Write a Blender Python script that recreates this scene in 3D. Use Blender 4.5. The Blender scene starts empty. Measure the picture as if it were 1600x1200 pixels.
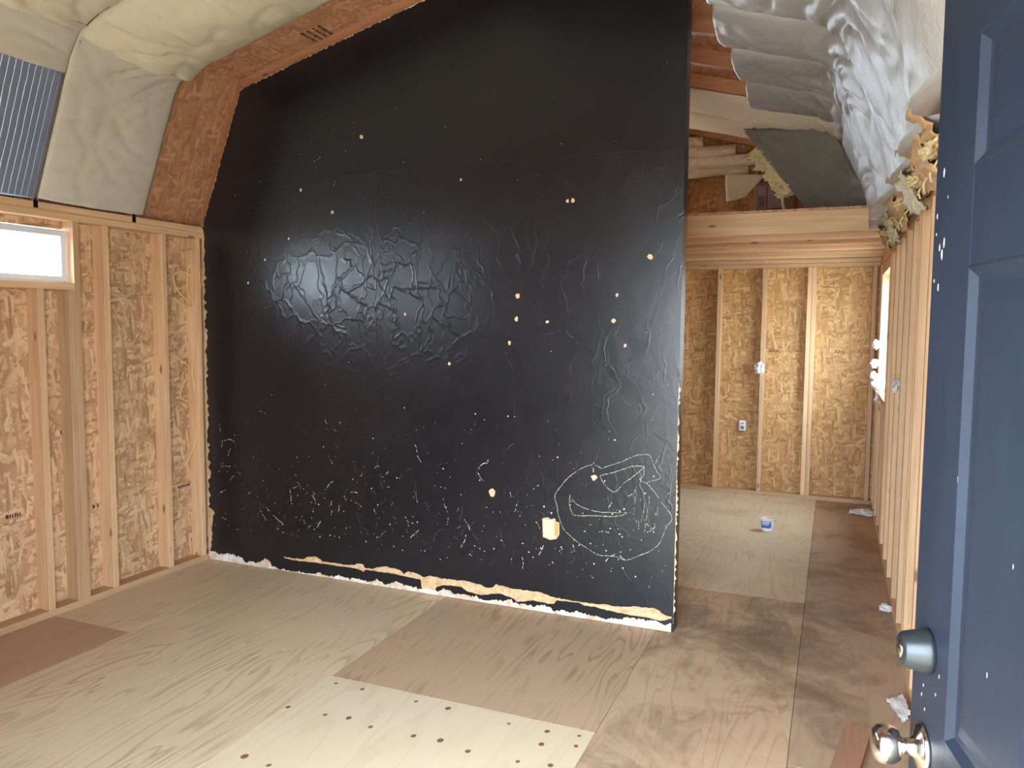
import bpy, bmesh, math, random
from mathutils import Vector, Matrix, noise
scene = bpy.context.scene
C = scene.collection
random.seed(7)

# ------------------------------------------------------------------ camera
F_PX = 1209.06
CAM = Vector((3.8397, -3.9374, 1.5896))
YAW, PIT, ROL = 0.394244, 0.076055, 0.007779
FWD = Vector((-math.sin(YAW)*math.cos(PIT), math.cos(YAW)*math.cos(PIT), -math.sin(PIT)))
R0 = Vector((math.cos(YAW), math.sin(YAW), 0)); U0 = R0.cross(FWD)
RGT = math.cos(ROL)*R0 + math.sin(ROL)*U0
UPV = -math.sin(ROL)*R0 + math.cos(ROL)*U0
cd = bpy.data.cameras.new('camera'); cam = bpy.data.objects.new('camera', cd); C.objects.link(cam)
cd.sensor_width = 36.0; cd.lens = F_PX/1600*36.0; cd.clip_start = 0.02; cd.clip_end = 300
m = Matrix((RGT, UPV, -FWD)).transposed().to_4x4(); m.translation = CAM
cam.matrix_world = m
scene.camera = cam

# ------------------------------------------------------------------ sky, portals, exposure
EXPOSURE = 3.0
world = bpy.data.worlds.new('sky'); scene.world = world; world.use_nodes = True
wn = world.node_tree; bg = wn.nodes['Background']
bg.inputs['Color'].default_value = (0.75, 0.87, 1.0, 1); bg.inputs['Strength'].default_value = 4.0
scene.view_settings.view_transform = 'Standard'; scene.view_settings.look = 'None'
scene.view_settings.gamma = 1.0; scene.view_settings.use_curve_mapping = False
scene.view_settings.exposure = EXPOSURE
scene.cycles.max_bounces = 14; scene.cycles.diffuse_bounces = 9; scene.cycles.glossy_bounces = 6
scene.cycles.use_denoising = True
scene.cycles.sample_clamp_indirect = 12
def portal(name, loc, rot, sx, sy):          # a sampling guide for the sky: gives off no light of its own
    l = bpy.data.lights.new(name, 'AREA'); l.shape = 'RECTANGLE'; l.size = sx; l.size_y = sy
    l.cycles.is_portal = True
    o = bpy.data.objects.new(name, l); C.objects.link(o); o.location = loc; o.rotation_euler = rot
PI = math.pi
portal('doorway_portal', (3.42, -3.76, 1.04), (PI/2, 0, 0), 1.44, 2.08)            # faces +Y
portal('left_window_portal', (-0.13, -1.39, 1.945), (0, -PI/2, 0), 0.28, 0.92)     # faces +X
portal('added_left_window_portal', (-0.13, -2.86, 1.945), (0, -PI/2, 0), 0.28, 0.92)
portal('added_gable_window_portal', (1.55, 3.78, 2.81), (-PI/2, 0, 0), 0.88, 0.6)              # faces -Y
portal('right_window_portal', (4.33, 2.81, 1.54), (0, PI/2, 0), 0.98, 0.98)          # faces -X

# ------------------------------------------------------------------ geometry constants
W = 4.19; H = 2.21; YF = 3.64; YN = -3.62
KX, KZ = 0.34, 3.05; SL = 0.269; RX = W/2; RZ = KZ + SL*(RX-KX)
D = 0.09                                    # stud and rafter depth
WP = 3.12
def roof_z(x):
    x = min(x, W-x)
    return H + (KZ-H)/KX*x if x < KX else KZ + SL*(x-KX)
def at(px, py, X=None, Y=None, Z=None):     # where the sight line of a photo point meets a plane of the room
    d = FWD + RGT*((px-800)/F_PX) - UPV*((py-600)/F_PX)
    t = (X-CAM.x)/d.x if X is not None else (Y-CAM.y)/d.y if Y is not None else (Z-CAM.z)/d.z
    return CAM + d*t

# ------------------------------------------------------------------ materials
def lin(c):
    f = lambda u: u/12.92 if u <= .04045 else ((u+.055)/1.055)**2.4
    return tuple(f(v/255) for v in c) + (1,)
class NT:
    def __init__(s, name):
        s.mat = bpy.data.materials.new(name); s.mat.use_nodes = True
        s.t = s.mat.node_tree; s.b = s.t.nodes['Principled BSDF']
    def n(s, typ, **kw):
        nd = s.t.nodes.new(typ)
        for k, v in kw.items():
            if k == 'ins':
                for kk, vv in v.items():
                    if hasattr(vv, 'is_output') or isinstance(vv, bpy.types.NodeSocket): s.t.links.new(vv, nd.inputs[kk])
                    else: nd.inputs[kk].default_value = vv
            else: setattr(nd, k, v)
        return nd
    def lk(s, a, b): s.t.links.new(a, b)
    def math(s, op, a, b=0.0, c=None):
        ins = {0: a, 1: b}
        if c is not None: ins[2] = c
        return s.n('ShaderNodeMath', operation=op, ins=ins).outputs[0]
    def coord(s, rnd=10.0):
        tc = s.n('ShaderNodeTexCoord'); oi = s.n('ShaderNodeObjectInfo')
        r = s.math('MULTIPLY', oi.outputs['Random'], rnd)
        v = s.n('ShaderNodeVectorMath', operation='ADD', ins={0: tc.outputs['Object'], 1: r})
        return v.outputs[0], oi.outputs['Random']
    def mapv(s, v, scale=(1,1,1), rot=(0,0,0), loc=(0,0,0)):
        return s.n('ShaderNodeMapping', ins={'Vector': v, 'Location': loc, 'Rotation': rot, 'Scale': scale}).outputs[0]
    def noise(s, v, scale=1, detail=2, rough=.5, dist=0):
        return s.n('ShaderNodeTexNoise', ins={'Vector': v, 'Scale': scale, 'Detail': detail, 'Roughness': rough, 'Distortion': dist}).outputs['Fac']
    def ramp(s, fac, stops):
        nd = s.n('ShaderNodeValToRGB', ins={'Fac': fac}); e = nd.color_ramp.elements
        while len(e) < len(stops): e.new(.5)
        for el, (p, c) in zip(e, stops): el.position = p; el.color = c if len(c) == 4 else tuple(c)+(1,)
        return nd.outputs[0]
    def mix(s, fac, a, b, mode='MIX'):
        return s.n('ShaderNodeMix', data_type='RGBA', blend_type=mode, ins={0: fac, 6: a, 7: b}).outputs[2]
    def bump(s, h, strength=.3, dist=.01, nrm=None):
        nd = s.n('ShaderNodeBump', ins={'Height': h, 'Strength': strength, 'Distance': dist})
        if nrm is not None: s.lk(nrm, nd.inputs['Normal'])
        return nd.outputs[0]
    def out(s, col=None, rough=None, nrm=None, **kw):
        def put(k, v):
            if isinstance(v, bpy.types.NodeSocket): s.lk(v, s.b.inputs[k])
            else: s.b.inputs[k].default_value = v
        if col is not None: put('Base Color', col)
        if rough is not None: put('Roughness', rough)
        if nrm is not None: put('Normal', nrm)
        for k, v in kw.items(): put(k.replace('_', ' '), v)
        return s.mat

def osb(name, plane, cols, seed=0.0):
    t = NT(name); v, r = t.coord()
    rot = {'yz': (0, PI/2, 0), 'xz': (PI/2, 0, 0), 'xy': (0, 0, 0)}[plane]
    if plane == 'yz':      # bring (y, z) to the first two axes
        sp = t.n('ShaderNodeSeparateXYZ', ins={0: v}); v = t.n('ShaderNodeCombineXYZ', ins={0: sp.outputs[1], 1: sp.outputs[2]}).outputs[0]
    elif plane == 'xz':
        sp = t.n('ShaderNodeSeparateXYZ', ins={0: v}); v = t.n('ShaderNodeCombineXYZ', ins={0: sp.outputs[0], 1: sp.outputs[2]}).outputs[0]
    wob = t.n('ShaderNodeTexNoise', ins={'Vector': v, 'Scale': 14.0, 'Detail': 2.0})
    wv = t.n('ShaderNodeVectorMath', operation='SCALE', ins={0: wob.outputs['Color'], 'Scale': .014}).outputs[0]
    v = t.n('ShaderNodeVectorMath', operation='ADD', ins={0: v, 1: wv}).outputs[0]
    val = None
    for i, (a, sx, sy) in enumerate(((.1, 11, 44), (1.2, 10, 52), (2.55, 12, 50), (.62, 10, 56), (1.95, 11, 48), (3.0, 12, 54), (1.5, 11, 60))):
        q = t.mapv(v, (sx, sy, 1), loc=(i*3.7, i*1.9, 0))
        q = t.n('ShaderNodeVectorRotate', rotation_type='Z_AXIS', ins={'Vector': v, 'Angle': a}).outputs[0]
        q = t.mapv(q, (sx, sy, 1), loc=(i*3.7+seed, i*1.9, 0))
        vo = t.n('ShaderNodeTexVoronoi', voronoi_dimensions='2D', ins={'Vector': q, 'Scale': 1.0})
        sc = t.n('ShaderNodeSeparateColor', ins={0: vo.outputs['Color']})
        if val is None: val = sc.outputs[0]
        else:
            k = t.math('GREATER_THAN', sc.outputs[1], .70)
            val = t.n('ShaderNodeMix', data_type='FLOAT', ins={0: k, 2: val, 3: sc.outputs[0]}).outputs[0]
    gr = t.noise(t.mapv(v, (60, 60, 1)), 1, 3)
    val2 = t.math('ADD', t.math('MULTIPLY', val, .8), t.math('MULTIPLY', gr, .25))
    col = t.ramp(val2, [(.12, lin(cols[0])), (.42, lin(cols[1])), (.66, lin(cols[2])), (.95, lin(cols[3]))])
    big = t.noise(v, 1.6, 2)
    col = t.mix(t.math('MULTIPLY', big, .25), col, lin(cols[1]))
    return t.out(col, .62, t.bump(val2, .35, .004))
M = {}
OSBC = [(150, 108, 62), (180, 136, 82), (192, 148, 94), (214, 178, 124)]
M['osb_yz'] = osb('osb_side', 'yz', [(158, 120, 86), (190, 152, 114), (206, 170, 132), (226, 196, 158)])
M['osb_xz'] = osb('osb_end', 'xz', OSBC, 3.1)
M['osb_slope'] = osb('osb_steep_roof', 'yz', [(160, 112, 82), (180, 130, 96), (192, 142, 106), (208, 164, 124)], 5.2)
M['osb_roof'] = osb('osb_roof', 'xy', [(160, 112, 82), (180, 130, 96), (192, 142, 106), (208, 164, 124)], 7.7)

def lumber(name, axis, a, b, knots=True):
    t = NT(name); v, r = t.coord(23.0)
    s = [26, 26, 26]; s[axis] = 1.1
    n1 = t.noise(t.mapv(v, s), 1, 3, .6, .4)
    s2 = [90, 90, 90]; s2[axis] = 2.5
    n2 = t.noise(t.mapv(v, s2), 1, 2)
    f = t.math('ADD', t.math('MULTIPLY', n1, .7), t.math('MULTIPLY', n2, .3))
    col = t.ramp(f, [(.3, lin(a)), (.62, lin(b))])
    dark = t.math('MULTIPLY_ADD', r, .36, .74)
    col = t.mix(1.0, col, t.n('ShaderNodeCombineColor', ins={0: dark, 1: dark, 2: dark}).outputs[0], 'MULTIPLY')
    if knots:
        s3 = [9, 9, 9]; s3[axis] = 3.2
        vo = t.n('ShaderNodeTexVoronoi', ins={'Vector': t.mapv(v, s3), 'Scale': 1.0})
        k = t.ramp(vo.outputs['Distance'], [(.055, (1, 1, 1, 1)), (.12, (0, 0, 0, 1))])
        col = t.mix(t.math('MULTIPLY', k, .75), col, lin((96, 58, 34)))
    return t.out(col, .6, t.bump(n2, .12, .003))
LA, LB = (196, 154, 114), (224, 188, 146)
for i, ax in enumerate('xyz'): M['stud_'+ax] = lumber('stud_lumber_'+ax, i, LA, LB)
for i, ax in enumerate('xyz'): M['raft_'+ax] = lumber('rafter_lumber_'+ax, i, (180, 124, 88), (206, 152, 110))
M['red_board'] = lumber('red_brown_board', 1, (152, 112, 90), (174, 134, 110))

def plywood(name, a, b, line, freq=11.0, stain=0.0, amt=.6, rot=0.0, st=(4.6, .75, 1)):
    t = NT(name); v, r = t.coord(31.0)
    tc = t.n('ShaderNodeTexCoord').outputs['Object']
    q = t.mapv(v, st, rot=(0, 0, rot))
    base = t.noise(q, 1, 2.2, .55, .5)
    fine = t.noise(t.mapv(v, (60, 3, 1)), 1, 2)
    fr = t.math('FRACT', t.math('ADD', t.math('MULTIPLY', base, freq), t.math('MULTIPLY', fine, .25)))
    ln = t.ramp(fr, [(0.0, (0, 0, 0, 1)), (.62, (.12, .12, .12, 1)), (.86, (1, 1, 1, 1)), (1.0, (.1, .1, .1, 1))])
    big = t.noise(v, 1.3, 3)
    col = t.mix(big, lin(a), lin(b))
    lm = t.math('MULTIPLY', ln, amt)
    patch = t.ramp(t.noise(v, 2.1, 2), [(.35, (.25, .25, .25, 1)), (.65, (1, 1, 1, 1))])
    col = t.mix(t.math('MULTIPLY', lm, patch), col, lin(line))
    if stain > 0:                                        # ground-in dirt along the walkway
        d1 = t.noise(tc, 2.3, 6, .68, .6)
        d2 = t.noise(tc, 9.0, 4, .7)
        sp = t.n('ShaderNodeSeparateXYZ', ins={0: tc})
        dx = t.math('MULTIPLY', t.math('SUBTRACT', sp.outputs[0], 3.45), 1.25)
        dy = t.math('MULTIPLY', t.math('SUBTRACT', sp.outputs[1], .05), 1.35)
        rad = t.math('SQRT', t.math('ADD', t.math('MULTIPLY', dx, dx), t.math('MULTIPLY', dy, dy)))
        near = t.ramp(rad, [(.0, (1, 1, 1, 1)), (1.0, (0, 0, 0, 1))])
        e = t.math('ADD', t.math('ADD', t.math('MULTIPLY', d1, 1.0), t.math('MULTIPLY', d2, .32)), t.math('MULTIPLY', near, .22))
        k = t.ramp(e, [(.66, (0, 0, 0, 1)), (.98, (1, 1, 1, 1))])
        col = t.mix(t.math('MULTIPLY', k, stain), col, lin((78, 64, 54)))
        k2 = t.ramp(d1, [(.42, (0, 0, 0, 1)), (.6, (1, 1, 1, 1))])
        col = t.mix(t.math('MULTIPLY', k2, .35*stain), col, lin((142, 112, 90)))
    return t.out(col, .55, t.bump(ln, .08, .002), Specular_IOR_Level=.35)
M['ply'] = plywood('plywood_pale', (224, 208, 178), (208, 188, 154), (156, 124, 90), 15.0, amt=.62, st=(5.2, .6, 1))
M['ply_red'] = plywood('plywood_rosy', (200, 174, 146), (186, 158, 130), (140, 108, 84), 12.0, amt=.62, st=(6.5, .5, 1))
M['ply_knot'] = plywood('plywood_knotty', (226, 212, 184), (216, 200, 170), (192, 170, 134), 6.0, amt=.3)
M['ply_worn'] = plywood('plywood_worn', (212, 188, 156), (196, 170, 138), (154, 124, 94), 12.0, .7, .5)
M['ply_dirty'] = plywood('plywood_dirty', (194, 170, 144), (178, 154, 130), (146, 120, 98), 9.0, .8, .3)
M['ply_far'] = plywood('plywood_far', (228, 212, 182), (216, 198, 166), (180, 154, 120), 12.0, .2, .45)
M['ply_patch'] = plywood('plywood_brown_patch', (190, 158, 132), (176, 144, 118), (150, 118, 96), 5.0, amt=.3)

def paper(name, a, b, rough=.4, bump=.5, scale=9.0, coat=.0, sheen=0.0, stretch=(1, 1, 1), metal=0.0, spec=.5):
    t = NT(name); v, r = t.coord(17.0)
    n1 = t.noise(t.mapv(v, stretch), scale, 4, .6, 1.2)
    n2 = t.noise(v, 3.0, 3)
    col = t.mix(n2, lin(a), lin(b))
    return t.out(col, rough, t.bump(n1, bump, .006), Coat_Weight=coat, Metallic=metal, Specular_IOR_Level=spec)
M['kraft'] = paper('cream_facing', (222, 214, 186), (206, 196, 168), .40, .30, 5.0)
M['kraft_grey'] = paper('grey_cream_facing', (206, 200, 186), (190, 184, 168), .5, .3, 4.0)
M['silver'] = paper('silvery_facing', (172, 172, 173), (146, 143, 140), .36, .55, 38.0, spec=.8, stretch=(1, 2.6, .6))
M['silver_far'] = paper('far_facing', (234, 226, 206), (218, 208, 186), .42, .3, 9.0)
M['grey_back'] = paper('dark_grey_backing', (136, 134, 126), (96, 95, 90), .36, .5, 6.0, spec=.6)
M['white_paper'] = paper('white_scrap', (226, 224, 220), (208, 206, 204), .5, .5, 14.0)
M['tan_paper'] = paper('tan_scrap_paper', (198, 164, 120), (160, 124, 84), .6, .6, 16.0)
M['fibre'] = paper('glass_fibre', (226, 214, 176), (196, 176, 120), .9, .9, 30.0)
def foil():
    t = NT('quilted_foil'); v, r = t.coord(0)
    wn_ = t.noise(v, 3.0, 3, .6)
    sp = t.n('ShaderNodeSeparateXYZ', ins={0: v})
    y = t.math('ADD', t.math('MULTIPLY', sp.outputs[1], 30), t.math('MULTIPLY', wn_, .35))
    fr = t.math('FRACT', y)
    rid = t.ramp(fr, [(.0, (1, 1, 1, 1)), (.07, (.1, .1, .1, 1)), (.93, (.0, .0, .0, 1)), (1, (1, 1, 1, 1))])
    n2 = t.noise(v, 40, 3)
    h = t.math('ADD', rid, t.math('MULTIPLY', n2, .25))
    return t.out(t.mix(t.math('MULTIPLY', rid, .8), lin((138, 152, 176)), lin((232, 236, 244))), .36, t.bump(h, .5, .005), Metallic=.45)
M['foil'] = foil()
def black_paint():
    t = NT('black_wall_paint'); v, r = t.coord(0)
    wob = t.n('ShaderNodeTexNoise', ins={'Vector': v, 'Scale': 3.0, 'Detail': 3.0, 'Roughness': .6})
    wv = t.n('ShaderNodeVectorMath', operation='SCALE', ins={0: wob.outputs['Color'], 'Scale': .35}).outputs[0]
    q = t.n('ShaderNodeVectorMath', operation='ADD', ins={0: v, 1: wv}).outputs[0]
    def ridges(scale, st, rot):
        vo = t.n('ShaderNodeTexVoronoi', feature='DISTANCE_TO_EDGE', ins={'Vector': t.mapv(q, st, rot=rot), 'Scale': scale})
        return t.ramp(vo.outputs['Distance'], [(.0, (1, 1, 1, 1)), (.055, (0, 0, 0, 1))])
    r1 = ridges(5.2, (1, 1, .8), (0, .3, 0)); r2 = ridges(7.5, (1.2, 1, .45), (0, -.5, 0))
    patch = t.ramp(t.noise(v, 2.4, 3), [(.47, (0, 0, 0, 1)), (.66, (1, 1, 1, 1))])
    patch2 = t.ramp(t.noise(t.mapv(v, loc=(5, 1, 3)), 2.1, 3), [(.45, (0, 0, 0, 1)), (.62, (1, 1, 1, 1))])
    sp = t.n('ShaderNodeSeparateXYZ', ins={0: v})          # heavier trowel ridges where the wall was patched
    dx = t.math('MULTIPLY', t.math('SUBTRACT', sp.outputs[0], 1.25), .85); dz = t.math('MULTIPLY', t.math('SUBTRACT', sp.outputs[2], 1.72), 1.7)
    rad = t.math('SQRT', t.math('ADD', t.math('MULTIPLY', dx, dx), t.math('MULTIPLY', dz, dz)))
    heavy = t.ramp(rad, [(.25, (1, 1, 1, 1)), (.85, (0, 0, 0, 1))])
    patch = t.math('MULTIPLY_ADD', heavy, 1.1, t.math('MULTIPLY', patch, .4)); patch2 = t.math('MULTIPLY_ADD', heavy, .7, t.math('MULTIPLY', patch2, .4))
    fine = t.noise(v, 60, 4, .6); mid = t.noise(v, 6, 4, .6, .8)
    h = t.math('ADD', t.math('MULTIPLY', r1, patch), t.math('MULTIPLY', r2, patch2))
    h = t.math('ADD', h, t.math('ADD', t.math('MULTIPLY', fine, .16), t.math('MULTIPLY', mid, .8)))
    col = t.mix(t.noise(v, 4, 4), lin((15, 18, 24)), lin((22, 25, 32)))
    rg = t.math('MULTIPLY_ADD', mid, .14, .24)
    return t.out(col, rg, t.bump(h, .27, .005), Specular_IOR_Level=.7)
M['black'] = black_paint()
def simple(name, col, rough=.5, metal=0.0, **kw):
    t = NT(name); return t.out(lin(col), rough, Metallic=metal, **kw)
def torn(name, a, b, c, sc_=22):
    t = NT(name); v, r = t.coord(0)
    n = t.noise(v, sc_, 5, .7)
    return t.out(t.ramp(n, [(.36, lin(a)), (.5, lin(b)), (.64, lin(c))]), .8, t.bump(n, .5, .003))
M['torn_tan'] = torn('torn_wallboard_paper', (190, 152, 108), (212, 178, 134), (226, 198, 158))
M['gypsum'] = torn('bare_white_primer', (198, 164, 126), (222, 208, 190), (236, 236, 236), 11)
M['chip'] = simple('chipped_white', (226, 220, 208), .8)
M['chip_tan'] = simple('chipped_tan', (222, 192, 150), .8)
M['scratch'] = simple('scratched_grey', (120, 120, 124), .7)
M['chalk'] = simple('chalk', (176, 178, 164), .9)
M['ink'] = simple('stamp_ink', (58, 44, 36), .8)
M['vinyl'] = simple('white_vinyl', (228, 232, 238), .35)
M['black_metal'] = simple('black_metal', (26, 26, 28), .4, .3)
M['chrome'] = simple('satin_nickel', (196, 190, 180), .16, 1.0)
M['dark_bolt'] = simple('dark_painted_metal', (40, 45, 48), .36, .5)
M['wire'] = simple('yellow_cable_jacket', (226, 200, 132), .45)
M['tub'] = simple('tub_plastic', (226, 220, 208), .35)
M['tub_label'] = simple('blue_label', (58, 104, 184), .4)
M['tub_stuff'] = simple('tub_contents', (148, 122, 98), .7)
M['knot'] = simple('wood_knot', (136, 96, 72), .6)
M['dirt'] = simple('outdoor_dirt', (196, 184, 164), .9)
M['siding'] = simple('outside_siding', (70, 84, 108), .7)
def glass(nm, tr_):
    t = NT(nm)
    tr = t.n('ShaderNodeBsdfTransparent', ins={0: (tr_*.98, tr_, tr_, 1)}); gl = t.n('ShaderNodeBsdfGlossy', ins={'Roughness': .03})
    mx = t.n('ShaderNodeMixShader', ins={0: .04, 1: tr.outputs[0], 2: gl.outputs[0]})
    t.lk(mx.outputs[0], t.t.nodes['Material Output'].inputs['Surface']); return t.mat
M['glass'] = glass('window_glass', .95); M['dimmed_glass'] = glass('dimmed_window_glass', .82)  # second glass tinted to hold back daylight in the back room
def doorpaint():
    t = NT('navy_door_paint'); v, r = t.coord(0)
    n = t.noise(t.mapv(v, (1, 1, .35)), 7, 5, .65); col = t.mix(n, lin((17, 24, 36)), lin((26, 35, 49)))
    st = t.noise(t.mapv(v, (40, 40, 1.5)), 1, 3)
    return t.out(col, t.math('MULTIPLY_ADD', n, .25, .36), t.bump(t.math('ADD', st, n), .12, .003))
M['door'] = doorpaint()
def stampmat(): return M['ink']

# ------------------------------------------------------------------ mesh helpers
def link(name, me, mat, parent=None, smooth=False):
    o = bpy.data.objects.new(name, me); C.objects.link(o)
    if mat is not None and not me.materials: me.materials.append(M[mat] if isinstance(mat, str) else mat)
    if parent is not None: o.parent = parent
    if smooth:
        for p in me.polygons: p.use_smooth = True
    return o
def mesh(name, vs, fs):
    me = bpy.data.meshes.new(name); me.from_pydata([tuple(v) for v in vs], [], fs); me.update(); return me
def fixn(me):
    bm = bmesh.new(); bm.from_mesh(me); bmesh.ops.recalc_face_normals(bm, faces=bm.faces); bm.to_mesh(me); bm.free(); return me
def box(name, a, b, mat, parent=None, bev=0.0):
    a, b = [min(p, q) for p, q in zip(a, b)], [max(p, q) for p, q in zip(a, b)]
    vs = [(x, y, z) for x in (a[0], b[0]) for y in (a[1], b[1]) for z in (a[2], b[2])]
    fs = [(0, 1, 3, 2), (4, 6, 7, 5), (0, 4, 5, 1), (2, 3, 7, 6), (0, 2, 6, 4), (1, 5, 7, 3)]
    me = mesh(name, vs, fs)
    if bev:
        bm = bmesh.new(); bm.from_mesh(me); bmesh.ops.bevel(bm, geom=bm.edges[:], offset=bev, segments=1, affect='EDGES'); bm.to_mesh(me); bm.free()
    fixn(me); return link(name, me, mat, parent)
def prism(name, poly, axis, a, b, mat, parent=None):      # polygon in the two other axes, pulled from a to b
    def P(p, w):
        q = list(p); q.insert(axis, w); return tuple(q)
    n = len(poly)
    vs = [P(p, a) for p in poly] + [P(p, b) for p in poly]
    fs = [tuple(range(n)), tuple(range(2*n-1, n-1, -1))] + [(i, (i+1) % n, n+(i+1) % n, n+i) for i in range(n)]
    return link(name, fixn(mesh(name, vs, fs)), mat, parent)
def empty(name, loc=(0, 0, 0)):
    o = bpy.data.objects.new(name, None); o.empty_display_size = .1; C.objects.link(o); o.location = loc; return o
def tag(o, label=None, cat=None, group=None, kind=None):
    if label: o['label'] = label
    if cat: o['category'] = cat
    if group: o['group'] = group
    if kind: o['kind'] = kind
    return o
def struct(name, label=None, cat=None): return tag(empty(name), label, cat, kind='structure')
def tube(name, pts, r, mat, parent=None, closed=False, n=8):
    pts = [Vector(p) for p in pts]; vs = []; fs = []
    for i, p in enumerate(pts):
        d = (pts[min(i+1, len(pts)-1)] - pts[max(i-1, 0)]).normalized()
        a = d.cross(Vector((.31, .2, .93))).normalized(); b = d.cross(a)
        for k in range(n): vs.append(p + (a*math.cos(2*PI*k/n) + b*math.sin(2*PI*k/n))*r)
    for i in range(len(pts)-1):
        for k in range(n): fs.append((i*n+k, i*n+(k+1) % n, (i+1)*n+(k+1) % n, (i+1)*n+k))
    fs += [tuple(range(n)), tuple(range(len(vs)-1, len(vs)-n-1, -1))]
    return vs, fs
def spline(pts, sub=6):
    pts = [Vector(p) for p in pts]; out = []
    for i in range(len(pts)-1):
        p0, p1, p2, p3 = pts[max(i-1, 0)], pts[i], pts[i+1], pts[min(i+2, len(pts)-1)]
        for k in range(sub):
            t = k/sub
            out.append(.5*((2*p1)+(p2-p0)*t+(2*p0-5*p1+4*p2-p3)*t*t+(3*p1-p0-3*p2+p3)*t**3))
    return out+[pts[-1]]
def lathe(name, prof, mat, parent, mtx, n=28):       # profile of (radius, height) turned about local z
    vs = []; fs = []
    for r, h in prof:
        for k in range(n): vs.append(mtx @ Vector((r*math.cos(2*PI*k/n), r*math.sin(2*PI*k/n), h)))
    for i in range(len(prof)-1):
        for k in range(n): fs.append((i*n+k, i*n+(k+1) % n, (i+1)*n+(k+1) % n, (i+1)*n+k))
    fs += [tuple(range(n)), tuple(range(len(vs)-1, len(vs)-n-1, -1))]
    return link(name, fixn(mesh(name, vs, fs)), mat, parent, True)
def blob(name, c, r, mat, parent=None, amp=.5, freq=2.0, sub=3, seed=0.0):    # a crumpled lump
    bm = bmesh.new(); bmesh.ops.create_icosphere(bm, subdivisions=sub, radius=1)
    for v in bm.verts:
        d = v.co.copy(); k = 1 + amp*noise.noise(d*freq + Vector((seed, seed*2, 0))) + amp*.6*abs(noise.noise(d*freq*2.7 + Vector((seed, 0, seed))))
        v.co = Vector((d.x*r[0], d.y*r[1], d.z*r[2]))*k + Vector(c)
    me = bpy.data.meshes.new(name); bm.to_mesh(me); bm.free()
    return link(name, me, mat, parent, False)

# ================================================================== STRUCTURE
# ---- ground outside
gnd = box('ground', (-30, -30, -.42), (34, 30, -.32), 'dirt'); tag(gnd, 'pale bare ground outside the shed', 'ground', kind='structure')

# ---- floor: each plywood sheet a piece
floor = struct('floor', 'plywood sheet floor of the shed', 'floor')
g = .0009
def sheet(x0, x1, y0, y1, mat): return box('plywood_sheet', (x0+g, y0+g, -.019), (x1-g, y1-g, 0), mat, floor, .0012)
sheet(-.1, .55, -3.73, -1.115, 'ply_patch'); sheet(-.1, .55, -1.115, 1.32, 'ply'); sheet(-.1, .55, 1.32, 3.75, 'ply')
sheet(.55, 1.79, -3.73, -2.33, 'ply'); sheet(.55, 1.79, -2.33, .11, 'ply'); sheet(.55, 1.79, .11, 2.55, 'ply_far'); sheet(.55, 1.79, 2.55, 3.75, 'ply_far')
sheet(1.79, 3.03, -3.73, -1.115, 'ply_knot'); sheet(1.79, 3.03, -1.115, .75, 'ply_red'); sheet(1.79, 3.03, .75, 3.75, 'ply_far')
sheet(3.03, 3.735, -3.73, -2.2, 'ply_worn'); sheet(3.03, 3.735, -2.2, .75, 'ply_worn'); sheet(3.03, 3.735, .75, 3.75, 'ply_far')
sheet(3.735, 4.29, -3.73, -1.05, 'ply_dirty'); sheet(3.735, 4.29, -1.05, 1.39, 'ply_dirty'); sheet(3.735, 4.29, 1.39, 3.75, 'ply_dirty')
box('subfloor', (-.1, -3.73, -.16), (4.29, 3.75, -.02), 'raft_y', floor)
kn = None
for px, py, s in ((525,1068,1),(566,1077,1.2),(450,1105,1.3),(508,1117,1.1),(545,1122,1.4),(579,1136,1.2),(646,1150,1.3),(688,1157,1.6),(731,1174,1.3),(382,1182,1.7),(420,1196,1.1),(650,1096,1),(700,1107,1.5),(795,1131,.9),(855,1143,1.3),(905,1150,.9),(846,1163,1.4),(900,1166,1.1),(860,1196,1.3),(809,1190,1)):
    p = at(px, py, Z=0)
    if kn is None:
        vs = [(.008*math.cos(a*PI/8), .0095*math.sin(a*PI/8), .0006) for a in range(16)]
        kn = mesh('knot', vs, [tuple(range(16))])
    o = link('knot', kn, 'knot', floor); o.location = (p.x, p.y, 0); o.scale = (s, s, 1); o.rotation_euler.z = random.uniform(-.4, .4)

# ---- left wall: sheathing, studs, plates
wl = struct('wall_left', 'left side wall of bare studs over strand board', 'wall')
WY0, WY1, WZ0, WZ1 = -1.86, -.935, 1.80, 2.09            # window opening
U0Y, U1Y = -3.32, -2.40                                   # added second opening, out of frame, for more daylight
for y0, y1 in ((-3.73, U0Y), (U1Y, WY0)):
    for z0, z1 in ((0, .535), (.535, 1.755), (1.755, 2.21)): box('strand_board', (-D-.012, y0+.001, z0+.001), (-D, y1-.001, z1-.001), 'osb_yz', wl)
for y0, y1 in ((WY0, WY1), (U0Y, U1Y)):
    for z0, z1 in ((0, .535), (.535, 1.755), (1.755, WZ0), (WZ1, 2.21)): box('strand_board', (-D-.012, y0+.001, z0+.001), (-D, y1-.001, z1-.001), 'osb_yz', wl)
for y0, y1 in ((WY1, .0), (.0, 1.22), (1.22, 2.44), (2.44, 3.73)):
    for z0, z1 in ((0, .535), (.535, 1.755), (1.755, 2.21)): box('strand_board', (-D-.012, y0+.001, z0+.001), (-D, y1-.001, z1-.001), 'osb_yz', wl)
box('bottom_plate', (-D, -3.73, 0), (0, 3.73, .038), 'stud_y', wl, .002)
box('top_plate', (-D, -3.73, H-.038), (0, 3.73, H), 'stud_y', wl, .002)
box('top_plate', (-D, -3.73, H-.077), (0, 3.73, H-.039), 'stud_y', wl, .002)
ST = H-.077
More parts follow.
